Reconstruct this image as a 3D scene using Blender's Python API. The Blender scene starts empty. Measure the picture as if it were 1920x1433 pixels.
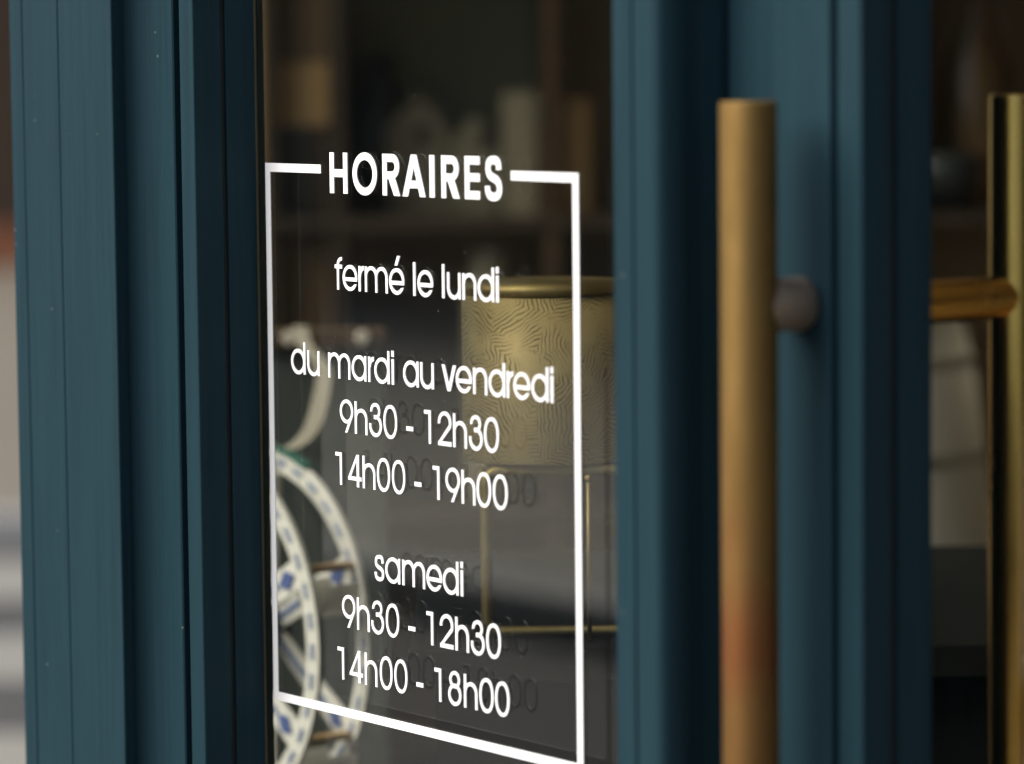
import bpy, bmesh, math, random
from mathutils import Vector, Matrix
from mathutils.geometry import delaunay_2d_cdt
random.seed(7)
R = math.radians
S = bpy.context.scene
COL = S.collection

# ------------------------------------------------------------------ camera, light, exposure
cam_d = bpy.data.cameras.new('camera')
cam = bpy.data.objects.new('camera', cam_d); COL.objects.link(cam)
right = Vector((0.59731177, 0.80194394, -0.01022617))
up = Vector((-0.06502493, 0.06113335, 0.99600927))
fwd = Vector((-0.79936876, 0.5942631, -0.08866202))
CAM = Vector((2.3059, -1.4903, 1.5297))
cam.matrix_world = Matrix(((right.x, up.x, -fwd.x, CAM.x), (right.y, up.y, -fwd.y, CAM.y), (right.z, up.z, -fwd.z, CAM.z), (0, 0, 0, 1)))
cam_d.sensor_width = 36.0
cam_d.lens = 130.45
cam_d.clip_start = 0.05
cam_d.clip_end = 500
cam_d.dof.use_dof = True
cam_d.dof.focus_distance = 2.66
cam_d.dof.aperture_fstop = 3.75
cam_d.dof.aperture_blades = 0
S.camera = cam

SUN_EL, SUN_AZ = 44, 207            # azimuth: direction of the sun is (sin, cos)
world = bpy.data.worlds.new('World'); S.world = world
world.use_nodes = True
wn = world.node_tree
bg = wn.nodes['Background']
sky = wn.nodes.new('ShaderNodeTexSky')
sky.sky_type = 'NISHITA'; sky.sun_disc = False
sky.sun_elevation = R(SUN_EL); sky.sun_rotation = R(SUN_AZ)
sky.air_density = 1.0; sky.dust_density = 3.0; sky.ozone_density = 1.0
wn.links.new(sky.outputs[0], bg.inputs[0]); bg.inputs[1].default_value = 0.05
sun_d = bpy.data.lights.new('sun', 'SUN'); sun = bpy.data.objects.new('sun', sun_d); COL.objects.link(sun)
sun_d.energy = 1.5; sun_d.angle = R(54); sun_d.color = (1.0, 0.965, 0.92)
sdir = Vector((math.sin(R(SUN_AZ)) * math.cos(R(SUN_EL)), math.cos(R(SUN_AZ)) * math.cos(R(SUN_EL)), math.sin(R(SUN_EL))))
sun.rotation_euler = sdir.to_track_quat('Z', 'Y').to_euler()
S.view_settings.view_transform = 'Standard'
try: S.view_settings.look = 'None'
except Exception: pass
S.view_settings.gamma = 1.0
S.view_settings.use_curve_mapping = False
S.view_settings.exposure = 1.85
S.render.engine = 'CYCLES'
cy = S.cycles
cy.max_bounces = 14; cy.transparent_max_bounces = 24; cy.glossy_bounces = 8; cy.diffuse_bounces = 5
cy.use_denoising = True
cy.filter_width = 1.2
cy.sample_clamp_indirect = 6

# ------------------------------------------------------------------ helpers
def mat(name):
    m = bpy.data.materials.new(name); m.use_nodes = True
    return m, m.node_tree.nodes, m.node_tree.links, m.node_tree.nodes['Principled BSDF']

def mix_rgb(n, l, fac, a, b, blend='MIX'):
    x = n.new('ShaderNodeMix'); x.data_type = 'RGBA'; x.blend_type = blend
    for i, v in ((0, fac), (6, a), (7, b)):
        if isinstance(v, (int, float)): x.inputs[i].default_value = v
        elif isinstance(v, tuple): x.inputs[i].default_value = v + (1,) if len(v) == 3 else v
        else: l.new(v, x.inputs[i])
    return x.outputs[2]

def ramp(n, l, src, p0, p1, c0=(0, 0, 0), c1=(1, 1, 1)):
    r = n.new('ShaderNodeValToRGB')
    r.color_ramp.elements[0].position = p0; r.color_ramp.elements[1].position = p1
    r.color_ramp.elements[0].color = c0 + (1,); r.color_ramp.elements[1].color = c1 + (1,)
    l.new(src, r.inputs[0]); return r.outputs[0]

def noise(n, l, scale, detail=4, vec_scale=(1, 1, 1), rough=0.55):
    tc = n.new('ShaderNodeTexCoord'); mp = n.new('ShaderNodeMapping')
    mp.inputs['Scale'].default_value = vec_scale
    l.new(tc.outputs['Object'], mp.inputs[0])
    t = n.new('ShaderNodeTexNoise'); t.inputs['Scale'].default_value = scale; t.inputs['Detail'].default_value = detail
    t.inputs['Roughness'].default_value = rough
    l.new(mp.outputs[0], t.inputs['Vector'])
    return t.outputs['Fac']

def bump(n, l, p, h, strength=0.2, dist=0.001, prev=None):
    b = n.new('ShaderNodeBump'); b.inputs['Strength'].default_value = strength; b.inputs['Distance'].default_value = dist
    l.new(h, b.inputs['Height'])
    l.new(b.outputs[0], p.inputs['Normal']); return b

def simple(name, col, rough=0.6, metal=0.0, var=0.12, scale=6, bs=0.15, bscale=60, vs=(1, 1, 1), spec=0.5, bdist=0.001):
    m, n, l, p = mat(name)
    f = noise(n, l, scale, 5, vs)
    c2 = tuple(max(0, c * (1 - var)) for c in col); c1 = tuple(min(1, c * (1 + var)) for c in col)
    l.new(mix_rgb(n, l, f, c2, c1), p.inputs['Base Color'])
    p.inputs['Roughness'].default_value = rough; p.inputs['Metallic'].default_value = metal
    p.inputs['Specular IOR Level'].default_value = spec
    bump(n, l, p, noise(n, l, bscale, 4, vs), bs, bdist)
    return m

def add_box(bm, x0, x1, y0, y1, z0, z1, bev=0.0, seg=2):
    vs = [bm.verts.new((x, y, z)) for x in (x0, x1) for y in (y0, y1) for z in (z0, z1)]
    idx = [(0, 1, 3, 2), (4, 6, 7, 5), (0, 4, 5, 1), (2, 3, 7, 6), (0, 2, 6, 4), (1, 5, 7, 3)]
    fs = [bm.faces.new([vs[i] for i in f]) for f in idx]
    if bev > 0:
        es = list({e for f in fs for e in f.edges})
        bmesh.ops.bevel(bm, geom=es, offset=bev, segments=seg, affect='EDGES', profile=0.5)
    return bm

def BX(*a, **k):
    bm = bmesh.new(); add_box(bm, *a, **k); return bm

def add_cyl(bm, p0, p1, r0, r1=None, seg=32, cap=True, bev=0.0):
    r1 = r0 if r1 is None else r1
    p0, p1 = Vector(p0), Vector(p1); d = (p1 - p0).normalized()
    a = d.orthogonal().normalized(); b = d.cross(a)
    L = (p1 - p0).length
    prof = [(0, r0), (L, r1)] if bev <= 0 else [(0, r0 - bev), (bev * .3, r0 - bev * .3), (bev, r0), (L - bev, r1), (L - bev * .3, r1 - bev * .3), (L, r1 - bev)]
    rings = []
    for t, r in prof:
        c = p0 + d * t
        rings.append([bm.verts.new(c + (a * math.cos(2 * math.pi * k / seg) + b * math.sin(2 * math.pi * k / seg)) * r) for k in range(seg)])
    for i in range(len(rings) - 1):
        for k in range(seg):
            f = bm.faces.new((rings[i][k], rings[i][(k + 1) % seg], rings[i + 1][(k + 1) % seg], rings[i + 1][k])); f.smooth = True
    if cap:
        bm.faces.new(rings[0][::-1]); bm.faces.new(rings[-1])
    return bm

def add_lathe(bm, c, prof, seg=48):
    rings = [[bm.verts.new((c[0] + r * math.cos(2 * math.pi * k / seg), c[1] + r * math.sin(2 * math.pi * k / seg), c[2] + z)) for k in range(seg)] for r, z in prof]
    for i in range(len(rings) - 1):
        for k in range(seg):
            f = bm.faces.new((rings[i][k], rings[i][(k + 1) % seg], rings[i + 1][(k + 1) % seg], rings[i + 1][k])); f.smooth = True
    return bm

def add_tube(bm, pts, r, seg=12, closed=False):
    pts = [Vector(p) for p in pts]; n = len(pts); rings = []
    prev = None
    for i, p in enumerate(pts):
        t = (pts[(i + 1) % n] - pts[i - 1]) if closed else (pts[min(i + 1, n - 1)] - pts[max(i - 1, 0)])
        t.normalize()
        a = t.orthogonal().normalized() if prev is None else (prev - t * prev.dot(t)).normalized()
        prev = a; b = t.cross(a)
        rings.append([bm.verts.new(p + (a * math.cos(2 * math.pi * k / seg) + b * math.sin(2 * math.pi * k / seg)) * r) for k in range(seg)])
    for i in range(n if closed else n - 1):
        A, B = rings[i], rings[(i + 1) % n]
        for k in range(seg):
            f = bm.faces.new((A[k], A[(k + 1) % seg], B[(k + 1) % seg], B[k])); f.smooth = True
    if not closed:
        bm.faces.new(rings[0][::-1]); bm.faces.new(rings[-1])
    return bm

def add_poly(bm, pts, z0, z1):
    a = [bm.verts.new((x, y, z0)) for x, y in pts]; b = [bm.verts.new((x, y, z1)) for x, y in pts]
    n = len(pts)
    bm.faces.new(a[::-1]); bm.faces.new(b)
    for i in range(n): bm.faces.new((a[i], a[(i + 1) % n], b[(i + 1) % n], b[i]))
    return bm

def thing(name, label, cat, loc=(0, 0, 0), rotz=0.0, group=None):
    o = bpy.data.objects.new(name, None); COL.objects.link(o)
    o.location = loc; o.rotation_euler = (0, 0, rotz); o.empty_display_size = 0.05
    o['label'] = label; o['category'] = cat
    if group: o['group'] = group
    return o

def obj(name, bm, m, parent=None, local=False):
    """one mesh object; world coordinates in bm unless local (or the thing is rotated)"""
    if parent is not None and not local:
        root = parent
        while root.parent: root = root.parent
        off = Vector(root.location)
        bmesh.ops.translate(bm, verts=bm.verts, vec=-off)
    bmesh.ops.recalc_face_normals(bm, faces=bm.faces)
    me = bpy.data.meshes.new(name); bm.to_mesh(me); bm.free()
    if m: me.materials.append(m)
    o = bpy.data.objects.new(name, me); COL.objects.link(o)
    if parent is not None: o.parent = parent
    return o

def tag(o, label, cat, group=None):
    o['label'] = label; o['category'] = cat
    if group: o['group'] = group
    return o

def struct(name, bm, m):
    o = obj(name, bm, m); o['kind'] = 'structure'; return o

def dup(o, parent):
    c = o.copy(); COL.objects.link(c); c.parent = parent
    return c

# ------------------------------------------------------------------ materials
def paint_material(name, c):
    m, n, l, p = mat(name)
    broad = noise(n, l, 3.0, 4, (1, 1, 0.25))
    col = mix_rgb(n, l, broad, tuple(v * 0.9 for v in c), tuple(v * 1.1 for v in c))
    grain = noise(n, l, 14, 6, (14, 14, 0.45), 0.65)
    col = mix_rgb(n, l, ramp(n, l, grain, 0.34, 0.60, (1, 1, 1), (0, 0, 0)), col, tuple(v * 0.82 for v in c))
    # sparse chips and dust
    tc = n.new('ShaderNodeTexCoord'); vo = n.new('ShaderNodeTexVoronoi'); vo.inputs['Scale'].default_value = 55
    l.new(tc.outputs['Object'], vo.inputs['Vector'])
    dots = ramp(n, l, vo.outputs['Distance'], 0.035, 0.055, (1, 1, 1), (0, 0, 0))
    sel = n.new('ShaderNodeSeparateColor'); l.new(vo.outputs['Color'], sel.inputs[0])
    few = ramp(n, l, sel.outputs[0], 0.62, 0.64)
    mu = n.new('ShaderNodeMath'); mu.operation = 'MULTIPLY'; l.new(dots, mu.inputs[0]); l.new(few, mu.inputs[1])
    col = mix_rgb(n, l, mu.outputs[0], col, (0.16, 0.16, 0.14))
    l.new(col, p.inputs['Base Color'])
    l.new(ramp(n, l, broad, 0.3, 0.7, (0.42,) * 3, (0.56,) * 3), p.inputs['Roughness'])
    p.inputs['Specular IOR Level'].default_value = 0.09
    b1 = bump(n, l, p, grain, 0.30, 0.0006)
    b2 = n.new('ShaderNodeBump'); b2.inputs['Strength'].default_value = 0.12; b2.inputs['Distance'].default_value = 0.0006
    l.new(noise(n, l, 220, 3), b2.inputs['Height']); l.new(b2.outputs[0], b1.inputs['Normal'])
    return m
PAINT = paint_material('blue_paint', (0.0138, 0.0378, 0.0490))
GAP = simple('dark_joint', (0.006, 0.007, 0.007), 0.8)
DUST = simple('pale_dust', (0.35, 0.34, 0.30), 0.9)
SHADED_BACK = simple('shaded_adhesive', (0.06, 0.06, 0.058), 0.7)  # adhesive side of the letters, shade on their backs put into the colour
VINYL = simple('white_vinyl', (0.82, 0.82, 0.81), 0.45, var=0.02, bs=0.02)

def glass_material(name, tint):
    m, n, l, p = mat(name)
    n.remove(p); out = n['Material Output']
    geo = n.new('ShaderNodeNewGeometry')
    mr = n.new('ShaderNodeMapRange'); mr.inputs['To Min'].default_value = 1.5; mr.inputs['To Max'].default_value = 1 / 1.5
    l.new(geo.outputs['Backfacing'], mr.inputs['Value'])
    fr = n.new('ShaderNodeFresnel'); l.new(mr.outputs[0], fr.inputs['IOR'])
    tr = n.new('ShaderNodeBsdfTransparent'); tr.inputs[0].default_value = tint + (1,)
    gl = n.new('ShaderNodeBsdfGlossy'); gl.inputs['Roughness'].default_value = 0.0
    gl.inputs[0].default_value = (1, 1, 1, 1)
    mx = n.new('ShaderNodeMixShader'); l.new(fr.outputs[0], mx.inputs[0]); l.new(tr.outputs[0], mx.inputs[1]); l.new(gl.outputs[0], mx.inputs[2])
    l.new(mx.outputs[0], out.inputs[0])
    return m
GLASS = glass_material('clear_glass', (0.97, 0.975, 0.955))

def brass_material(name, c, rough, patina, tarn=0.5):
    m, n, l, p = mat(name)
    f = noise(n, l, 9, 6, (1, 1, 0.5), 0.6)
    col = mix_rgb(n, l, ramp(n, l, f, 0.35, 0.7), c, tuple(v * 0.72 for v in c))
    if patina:
        tc = n.new('ShaderNodeTexCoord'); sp = n.new('ShaderNodeSeparateXYZ'); l.new(tc.outputs['Object'], sp.inputs[0])
        w = noise(n, l, 16, 4, (1, 1, 0.7))
        ad = n.new('ShaderNodeMath'); ad.operation = 'MULTIPLY_ADD'; ad.inputs[1].default_value = 0.16
        l.new(w, ad.inputs[0]); l.new(sp.outputs['Z'], ad.inputs[2])
        band = n.new('ShaderNodeValToRGB'); cr = band.color_ramp
        cr.elements[0].position = 0.0; cr.elements[0].color = (0.35,) * 3 + (1,)
        cr.elements[1].position = 1.0; cr.elements[1].color = (0, 0, 0, 1)
        for pos, v in ((0.12, 0.6), (0.24, 0.9), (0.36, 0.8), (0.60, 0.08)):
            e = cr.elements.new(pos); e.color = (v, v, v, 1)
        mr = n.new('ShaderNodeMapRange'); mr.inputs['From Min'].default_value = PAT0; mr.inputs['From Max'].default_value = PAT0 + 0.22
        l.new(ad.outputs[0], mr.inputs['Value']); l.new(mr.outputs[0], band.inputs[0])
        mu = n.new('ShaderNodeMath'); mu.operation = 'MULTIPLY'; mu.inputs[1].default_value = 0.7
        l.new(band.outputs[0], mu.inputs[0])
        col = mix_rgb(n, l, mu.outputs[0], col, (0.22, 0.065, 0.028))
    l.new(col, p.inputs['Base Color'])
    p.inputs['Metallic'].default_value = 1.0
    l.new(ramp(n, l, noise(n, l, 30, 5, (1, 1, 0.4)), 0.3, 0.7, (rough * 0.85,) * 3, (rough * 1.2,) * 3), p.inputs['Roughness'])
    bump(n, l, p, noise(n, l, 320, 4, (1, 1, 0.12)), 0.25 if rough > 0.3 else 0.02, 0.0005)
    return m
PAT0 = 1.19
BRASS_WORN = brass_material('worn_brass', (0.238, 0.150, 0.051), 0.68, True)
BRASS_TARN = simple('tarnished_brass', (0.30, 0.225, 0.165), 0.5, metal=0.5)
BRASS_POL = brass_material('polished_brass', (0.84, 0.50, 0.12), 0.24, False)

def wood(name, c, rough=0.5):
    return simple(name, c, rough, var=0.35, scale=7, vs=(1, 1, 8), bs=0.2, bscale=30)
WOOD_DARK = wood('dark_wood', (0.048, 0.030, 0.015))
WOOD_MID = wood('brown_wood', (0.085, 0.05, 0.022))
WOOD_BACK = wood('back_panel_wood', (0.34, 0.22, 0.10))
BOXBROWN = simple('brown_box_card', (0.15, 0.09, 0.04), 0.8)
WOOD_FLOOR = wood('floor_wood', (0.22, 0.175, 0.12), 0.4)
PLASTER = simple('cream_plaster', (0.75, 0.7, 0.6), 0.85)
WALL_IN = simple('brown_wall', (0.42, 0.36, 0.26), 0.8)
OLIVE = simple('olive_board', (0.22, 0.21, 0.13), 0.8)
CREAM = simple('cream_card', (0.26, 0.225, 0.15), 0.8)
CREAM_CLOTH = simple('cream_ribbon_cloth', (0.62, 0.57, 0.47), 0.9, bs=0.4, bscale=300)
LINEN = simple('linen', (0.66, 0.635, 0.56), 0.9, bs=0.4, bscale=220)
CHARCOAL = simple('charcoal_top', (0.008, 0.008, 0.0065), 0.75, spec=0.1)
REFLECTION_GREY = simple('reflection_grey_panel', (0.070, 0.078, 0.068), 0.8)  # street reflection in the window is put into this panel colour
PEGWHITE = simple('pale_peg', (0.62, 0.56, 0.48), 0.6)
AMBER = simple('amber_glaze', (0.13, 0.075, 0.025), 0.25)
GREYG = simple('grey_glaze', (0.04, 0.045, 0.042), 0.35)
DARKV = simple('black_glaze', (0.012, 0.015, 0.014), 0.3)
NAVY = simple('navy_enamel', (0.012, 0.018, 0.07), 0.4)
TEAL = simple('teal_ribbon_cloth', (0.025, 0.13, 0.10), 0.8)
WHITE_PAPER = simple('white_paper', (0.72, 0.70, 0.65), 0.85, var=0.05)
BLUE_PRINT = simple('blue_print', (0.16, 0.21, 0.37), 0.8, var=0.25, scale=60)
BLUE_DEEP = simple('deep_blue_print', (0.07, 0.11, 0.29), 0.8)
TAN = simple('tan_wood', (0.46, 0.28, 0.11), 0.6)
STEEL = simple('spacer_steel', (0.33, 0.32, 0.26), 0.45, 0.6)

# ------------------------------------------------------------------ ground and streets
m, n, l, p = mat('asphalt')
c = mix_rgb(n, l, noise(n, l, 0.7, 5), (0.028, 0.027, 0.024), (0.042, 0.040, 0.036))
l.new(mix_rgb(n, l, noise(n, l, 70, 4), c, (0.05, 0.048, 0.043), 'MIX'), p.inputs['Base Color'])
p.inputs['Roughness'].default_value = 0.85
bump(n, l, p, noise(n, l, 160, 4), 0.6, 0.004)
ASPHALT = m
m, n, l, p = mat('paving')
tc = n.new('ShaderNodeTexCoord'); bt = n.new('ShaderNodeTexBrick')
bt.inputs['Scale'].default_value = 1.0; bt.inputs['Brick Width'].default_value = 0.8; bt.inputs['Row Height'].default_value = 0.5
bt.inputs['Mortar Size'].default_value = 0.006; bt.inputs['Color1'].default_value = (0.165, 0.142, 0.10, 1)
bt.inputs['Color2'].default_value = (0.14, 0.12, 0.085, 1); bt.inputs['Mortar'].default_value = (0.10, 0.095, 0.085, 1)
l.new(tc.outputs['Object'], bt.inputs['Vector'])
l.new(mix_rgb(n, l, noise(n, l, 2.5, 6), bt.outputs['Color'], (0.12, 0.104, 0.076)), p.inputs['Base Color'])
p.inputs['Roughness'].default_value = 0.85
bump(n, l, p, noise(n, l, 60, 5), 0.4, 0.003)
PAVING = m
LIGHT_SLABS = simple('light_stone_slabs', (0.175, 0.165, 0.138), 0.85, var=0.25, scale=1.3)
KERB = simple('granite_kerb', (0.27, 0.265, 0.25), 0.8)
ROADPAINT = simple('road_paint', (0.20, 0.19, 0.16), 0.7, var=0.15, scale=9)

bm = bmesh.new(); add_box(bm, -120, 120, -120, 120, -0.6, -0.12)
road = struct('road', bm, ASPHALT)

def pavement(pts, m=None):
    bm = bmesh.new(); add_poly(bm, pts, -0.11, 0.0); return struct('pavement', bm, m or PAVING)
def kerb(pts):
    bm = bmesh.new(); add_poly(bm, pts, -0.118, 0.003); return struct('kerb', bm, KERB)
fh = Vector((-0.8025, 0.5966)); rh = Vector((0.5966, 0.8025))      # level view direction and its right
def vp(lat, d):
    q = Vector((CAM.x, CAM.y)) + fh * d + rh * lat; return (q.x, q.y)
# pavement round the shop corner, opposite pavement, square beyond the crossing
pavement([(14, -2.6), (14, 8), (-1.0, 8), vp(0.3, 6.6), vp(-1.4, 6.6), (-3.4, -2.6)])
kerb([(14, -2.75), (14, -2.602), (-3.402, -2.602), vp(-1.402, 6.602), vp(-1.46, 6.75), (-3.5, -2.75)])
pavement([(40, -30), (40, -4.9), (-17, -4.9), (-24, -11.8), (-40, -11.8), (-40, -30)], LIGHT_SLABS)
kerb([(40, -4.898), (40, -4.75), (-17.05, -4.75), (-17.0, -4.898)])
pavement([vp(-9, 12.45), vp(9, 12.45), vp(16, 60), vp(-24, 60)])
kerb([vp(-9, 12.3), vp(9, 12.3), vp(9, 12.448), vp(-9, 12.448)])
for d0, d1 in ((11.2, 12.05), (9.72, 10.5), (8.25, 8.95)):
    bm = bmesh.new(); add_poly(bm, [vp(-3.2, d0), vp(0.6, d0), vp(0.6, d1), vp(-3.2, d1)], -0.119, -0.114)
    s = obj('crossing_stripe', bm, ROADPAINT, road)

# ------------------------------------------------------------------ buildings across the streets
STONE = simple('pale_stone', (0.30, 0.275, 0.23), 0.85, var=0.2, scale=1.5)
STONE2 = simple('warm_brown_render', (0.036, 0.019, 0.008), 0.85, var=0.2, scale=1.5)
TERRA = simple('terracotta_plinth', (0.19, 0.065, 0.025), 0.8)
SHOPDARK = simple('dark_shop_timber', (0.11, 0.075, 0.042), 0.5)
WINGLASS = simple('far_window_glass', (0.02, 0.023, 0.025), 0.08, var=0.1, bs=0)
TRIM = simple('stone_trim', (0.38, 0.35, 0.3), 0.8)
def facade(name, label, ox, oy, rot, w, h, wallm, nw, basem, depth=8, plinth=None, shops=True):
    t = thing(name, label, 'building', (ox, oy, 0), rot)
    obj('wall', BX(0, w, 0, depth, 3.2, h), wallm, t, True)
    obj('shop_base', BX(0, w, 0.06, depth, 0, 3.2), basem, t, True)
    obj('cornice', BX(-0.1, w + 0.1, -0.25, -0.002, 3.2, 3.5, bev=0.04), TRIM, t, True)
    obj('roof', BX(-0.2, w + 0.2, -0.3, depth + 0.2, h + 0.002, h + 0.35), SHOPDARK, t, True)
    if plinth: obj('plinth', BX(0, w, -0.02, 0.058, 0, 0.3), plinth, t, True)
    pitch = w / nw
    first = None
    for k in range(nw):
        cx = pitch * (k + 0.5)
        zs = [zz for zz in (4.1, 7.1, 10.1) if zz + 2.2 < h]
        for zz in zs:
            if first is None:
                fr = bmesh.new()
                for a in ((-0.6, -0.5, 0, 2.0), (0.5, 0.6, 0, 2.0), (-0.5, 0.5, 0, 0.1), (-0.5, 0.5, 1.9, 2.0), (-0.04, 0.04, 0.1, 1.9)):
                    add_box(fr, a[0], a[1], -0.05, -0.002, a[2], a[3])
                o = obj('window', fr, TRIM, t, True); pn = obj('pane', BX(-0.5, 0.5, -0.02, -0.004, 0.1, 1.9), WINGLASS, o, True)
                first = (o, pn)
            else:
                o = dup(first[0], t); dup(first[1], o)
            o.location = (cx, 0, zz)
        if shops: obj('shop_window', BX(cx - pitch * 0.36, cx + pitch * 0.36, 0.02, 0.058, 0.55, 2.7), WINGLASS, t, True)
    return t
# across the main street: local +x runs along -X world so that the front faces the shop
facade('market_hall', 'low market hall with dark timber fronts mirrored in the window glass', 24, -11.8, math.pi, 46, 3.4, STONE, 12, SHOPDARK)
vx = vp(-14, 27.0)
facade('street_building', 'brown rendered building with terracotta plinth beyond the zebra crossing', vx[0], vx[1], math.atan2(rh.y, rh.x), 22, 8.5, STONE2, 7, STONE2, plinth=TERRA, shops=False)

# ------------------------------------------------------------------ the shop: shell and room
wd = Vector((-0.856, 0.517))                         # direction of the side wall going away from the corner
wn_ = Vector((0.517, 0.856))                         # inward normal of that wall
c0 = Vector((-0.2, -0.02))
def wp(s, t): q = c0 + wd * s + wn_ * t; return (q.x, q.y)
shell = thing('shop_building', 'unseen upper wall and cornice of the blue corner shop, added to cast shade', 'building', (0, 0, 2.4))
obj('shade_fascia', BX(-0.242, 6.0, -0.075, 0.12, 2.42, 2.95, bev=0.004), PAINT, shell)  # front parts above the glass are unseen, added to cast shade
obj('cornice', BX(-0.30, 6.1, -0.26, 0.12, 2.953, 3.05, bev=0.02), PAINT, shell)
obj('wall', BX(-0.242, 6.0, 0.0, 0.3, 3.053, 8.5), STONE, shell)
bm = bmesh.new(); add_poly(bm, [wp(0.05, 0), wp(6, 0), wp(6, .12), wp(0.05, .12)], 2.42, 8.5)
obj('side_wall', bm, PAINT, shell)
bm = bmesh.new(); add_poly(bm, [wp(0.0, 0.0), wp(0.05, 0.0), wp(0.05, .05), wp(0.0, .05)], 0, 2.42); obj('side_jamb', bm, PAINT, shell)
bm = bmesh.new(); add_poly(bm, [wp(5.8, 0.0), wp(6, 0.0), wp(6, .10), wp(5.8, .10)], 0, 2.42); obj('side_jamb', bm, PAINT, shell)
bm = bmesh.new(); add_poly(bm, [wp(0.052, 0.0), wp(5.798, 0.0), wp(5.798, .10), wp(0.052, .10)], 0, 0.62); obj('side_stall_riser', bm, PAINT, shell)
bm = bmesh.new(); add_poly(bm, [wp(0.052, 0.03), wp(5.798, 0.03), wp(5.798, .036), wp(0.052, .036)], 0.622, 2.418); obj('added_side_pane', bm, GLASS, shell)  # unseen side glazing, added to let daylight into the room
bm = bmesh.new(); add_poly(bm, [(-0.2, 0.12), (6.0, 0.12), (6.0, 4.0), wp(6, 0.12)], 2.75, 2.85); struct('shop_ceiling', bm, PLASTER)
bm = bmesh.new(); add_poly(bm, [(-0.2, 0.05), (6.0, 0.05), (6.0, 4.0), wp(6, 0.1)], 0.006, 0.02); struct('shop_floor', bm, WOOD_FLOOR)
a = wp(6, 0.13)
bm = bmesh.new(); add_poly(bm, [a, (6.0, 4.0), (6.0, 4.15), (a[0], a[1] + 0.15)], 0.022, 2.748); struct('room_wall', bm, WALL_IN)
bm = bmesh.new(); add_poly(bm, [(5.85, 0.13), (6.0, 0.13), (6.0, 3.99), (5.85, 3.99)], 0.022, 2.748); struct('room_wall', bm, WALL_IN)
# unseen display window right of the door, added to brighten the room
obj('stall_riser', BX(1.47, 6.0, -0.03, 0.12, 0, 0.62), PAINT, shell)
obj('added_light_pane', BX(1.47, 5.9, 0.02, 0.026, 0.622, 2.418), GLASS, shell)
obj('end_pier', BX(5.902, 6.0, -0.03, 0.12, 0.622, 2.418), PAINT, shell)
obj('top_rail', BX(-0.088, 0.508, -0.06, 0.05, 2.25, 2.418, bev=0.003), PAINT, shell)

# ------------------------------------------------------------------ corner pilaster
pil = thing('corner_pilaster', 'wide blue grooved timber pilaster at the left edge of the shop window', 'pilaster', (-0.165, -0.06, 0))
obj('core', BX(-0.240, -0.092, -0.068, 0.05, 0.0, 2.418), GAP, pil)
for x0, x1 in ((-0.2421, -0.2225), (-0.2217, -0.1675), (-0.1668, -0.0878)):
    obj('board', BX(x0, x1, -0.078, -0.058 if x1 < -0.1 else -0.0535, 0.0, 2.418, bev=0.0012), PAINT, pil)

# ------------------------------------------------------------------ fixed window: stile, bead, glazing bead, double glass
win = thing('shop_window', 'double glazed shop window with blue timber frame carrying white opening hours', 'window', (0.25, 0, 0.7))
bm = bmesh.new()
pr = [(-0.0418, 0.017), (-0.0872, 0.017), (-0.0872, -0.0680)]
for k in range(1, 13):
    a = R(90 * k / 12); pr.append((-0.0872 + 0.036 * (1 - math.cos(a)), -0.0680 + 0.0150 * math.sin(a)))
pr += [(-0.0428, -0.0530), (-0.0418, -0.0520)]
add_poly(bm, pr, 0.70, 2.248)
obj('stile', bm, PAINT, win)
obj('groove_back', BX(-0.0416, -0.0324, -0.040, 0.008, 0.70, 2.248), GAP, win)
obj('bead', BX(-0.0322, -0.0127, -0.0535, -0.0292, 0.70, 2.248, bev=0.0012), PAINT, win)
# the reveal falls in two flat steps to the glass
obj('glazing_bead', BX(-0.0322, -0.0125, -0.0256, -0.0006, 0.70, 2.248, bev=0.0006), PAINT, win)
obj('joint', BX(-0.0320, -0.0150, -0.0291, -0.0257, 0.70, 2.248), GAP, win)
obj('sill', BX(-0.0125, 0.508, -0.075, 0.05, 0.62, 0.70, bev=0.004), PAINT, win)
obj('stall_riser', BX(-0.088, 0.508, -0.05, 0.05, 0.0, 0.618, bev=0.002), PAINT, win)
obj('pane', BX(-0.0180, 0.515, 0.0, 0.0012, 0.702, 2.248), GLASS, win)
obj('pane', BX(-0.0330, 0.515, 0.0115, 0.0121, 0.702, 2.248), GLASS, win)
rs = random.Random(11); bm = bmesh.new()
for k in range(26):
    x_, z_ = rs.uniform(0.0, 0.48), rs.uniform(1.06, 1.58)
    bmesh.ops.create_icosphere(bm, subdivisions=1, radius=rs.uniform(0.00018, 0.00042), matrix=Matrix.Translation((x_, -0.0004, z_)))
o = obj('dust_specks', bm, DUST, win); o['kind'] = 'stuff'
obj('spacer_bar', BX(-0.0320, -0.0285, 0.0030, 0.0113, 0.705, 2.245), STEEL, win)
obj('inner_bead', BX(-0.075, -0.056, 0.0205, 0.036, 0.702, 2.248, bev=0.002), PAINT, win)

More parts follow.
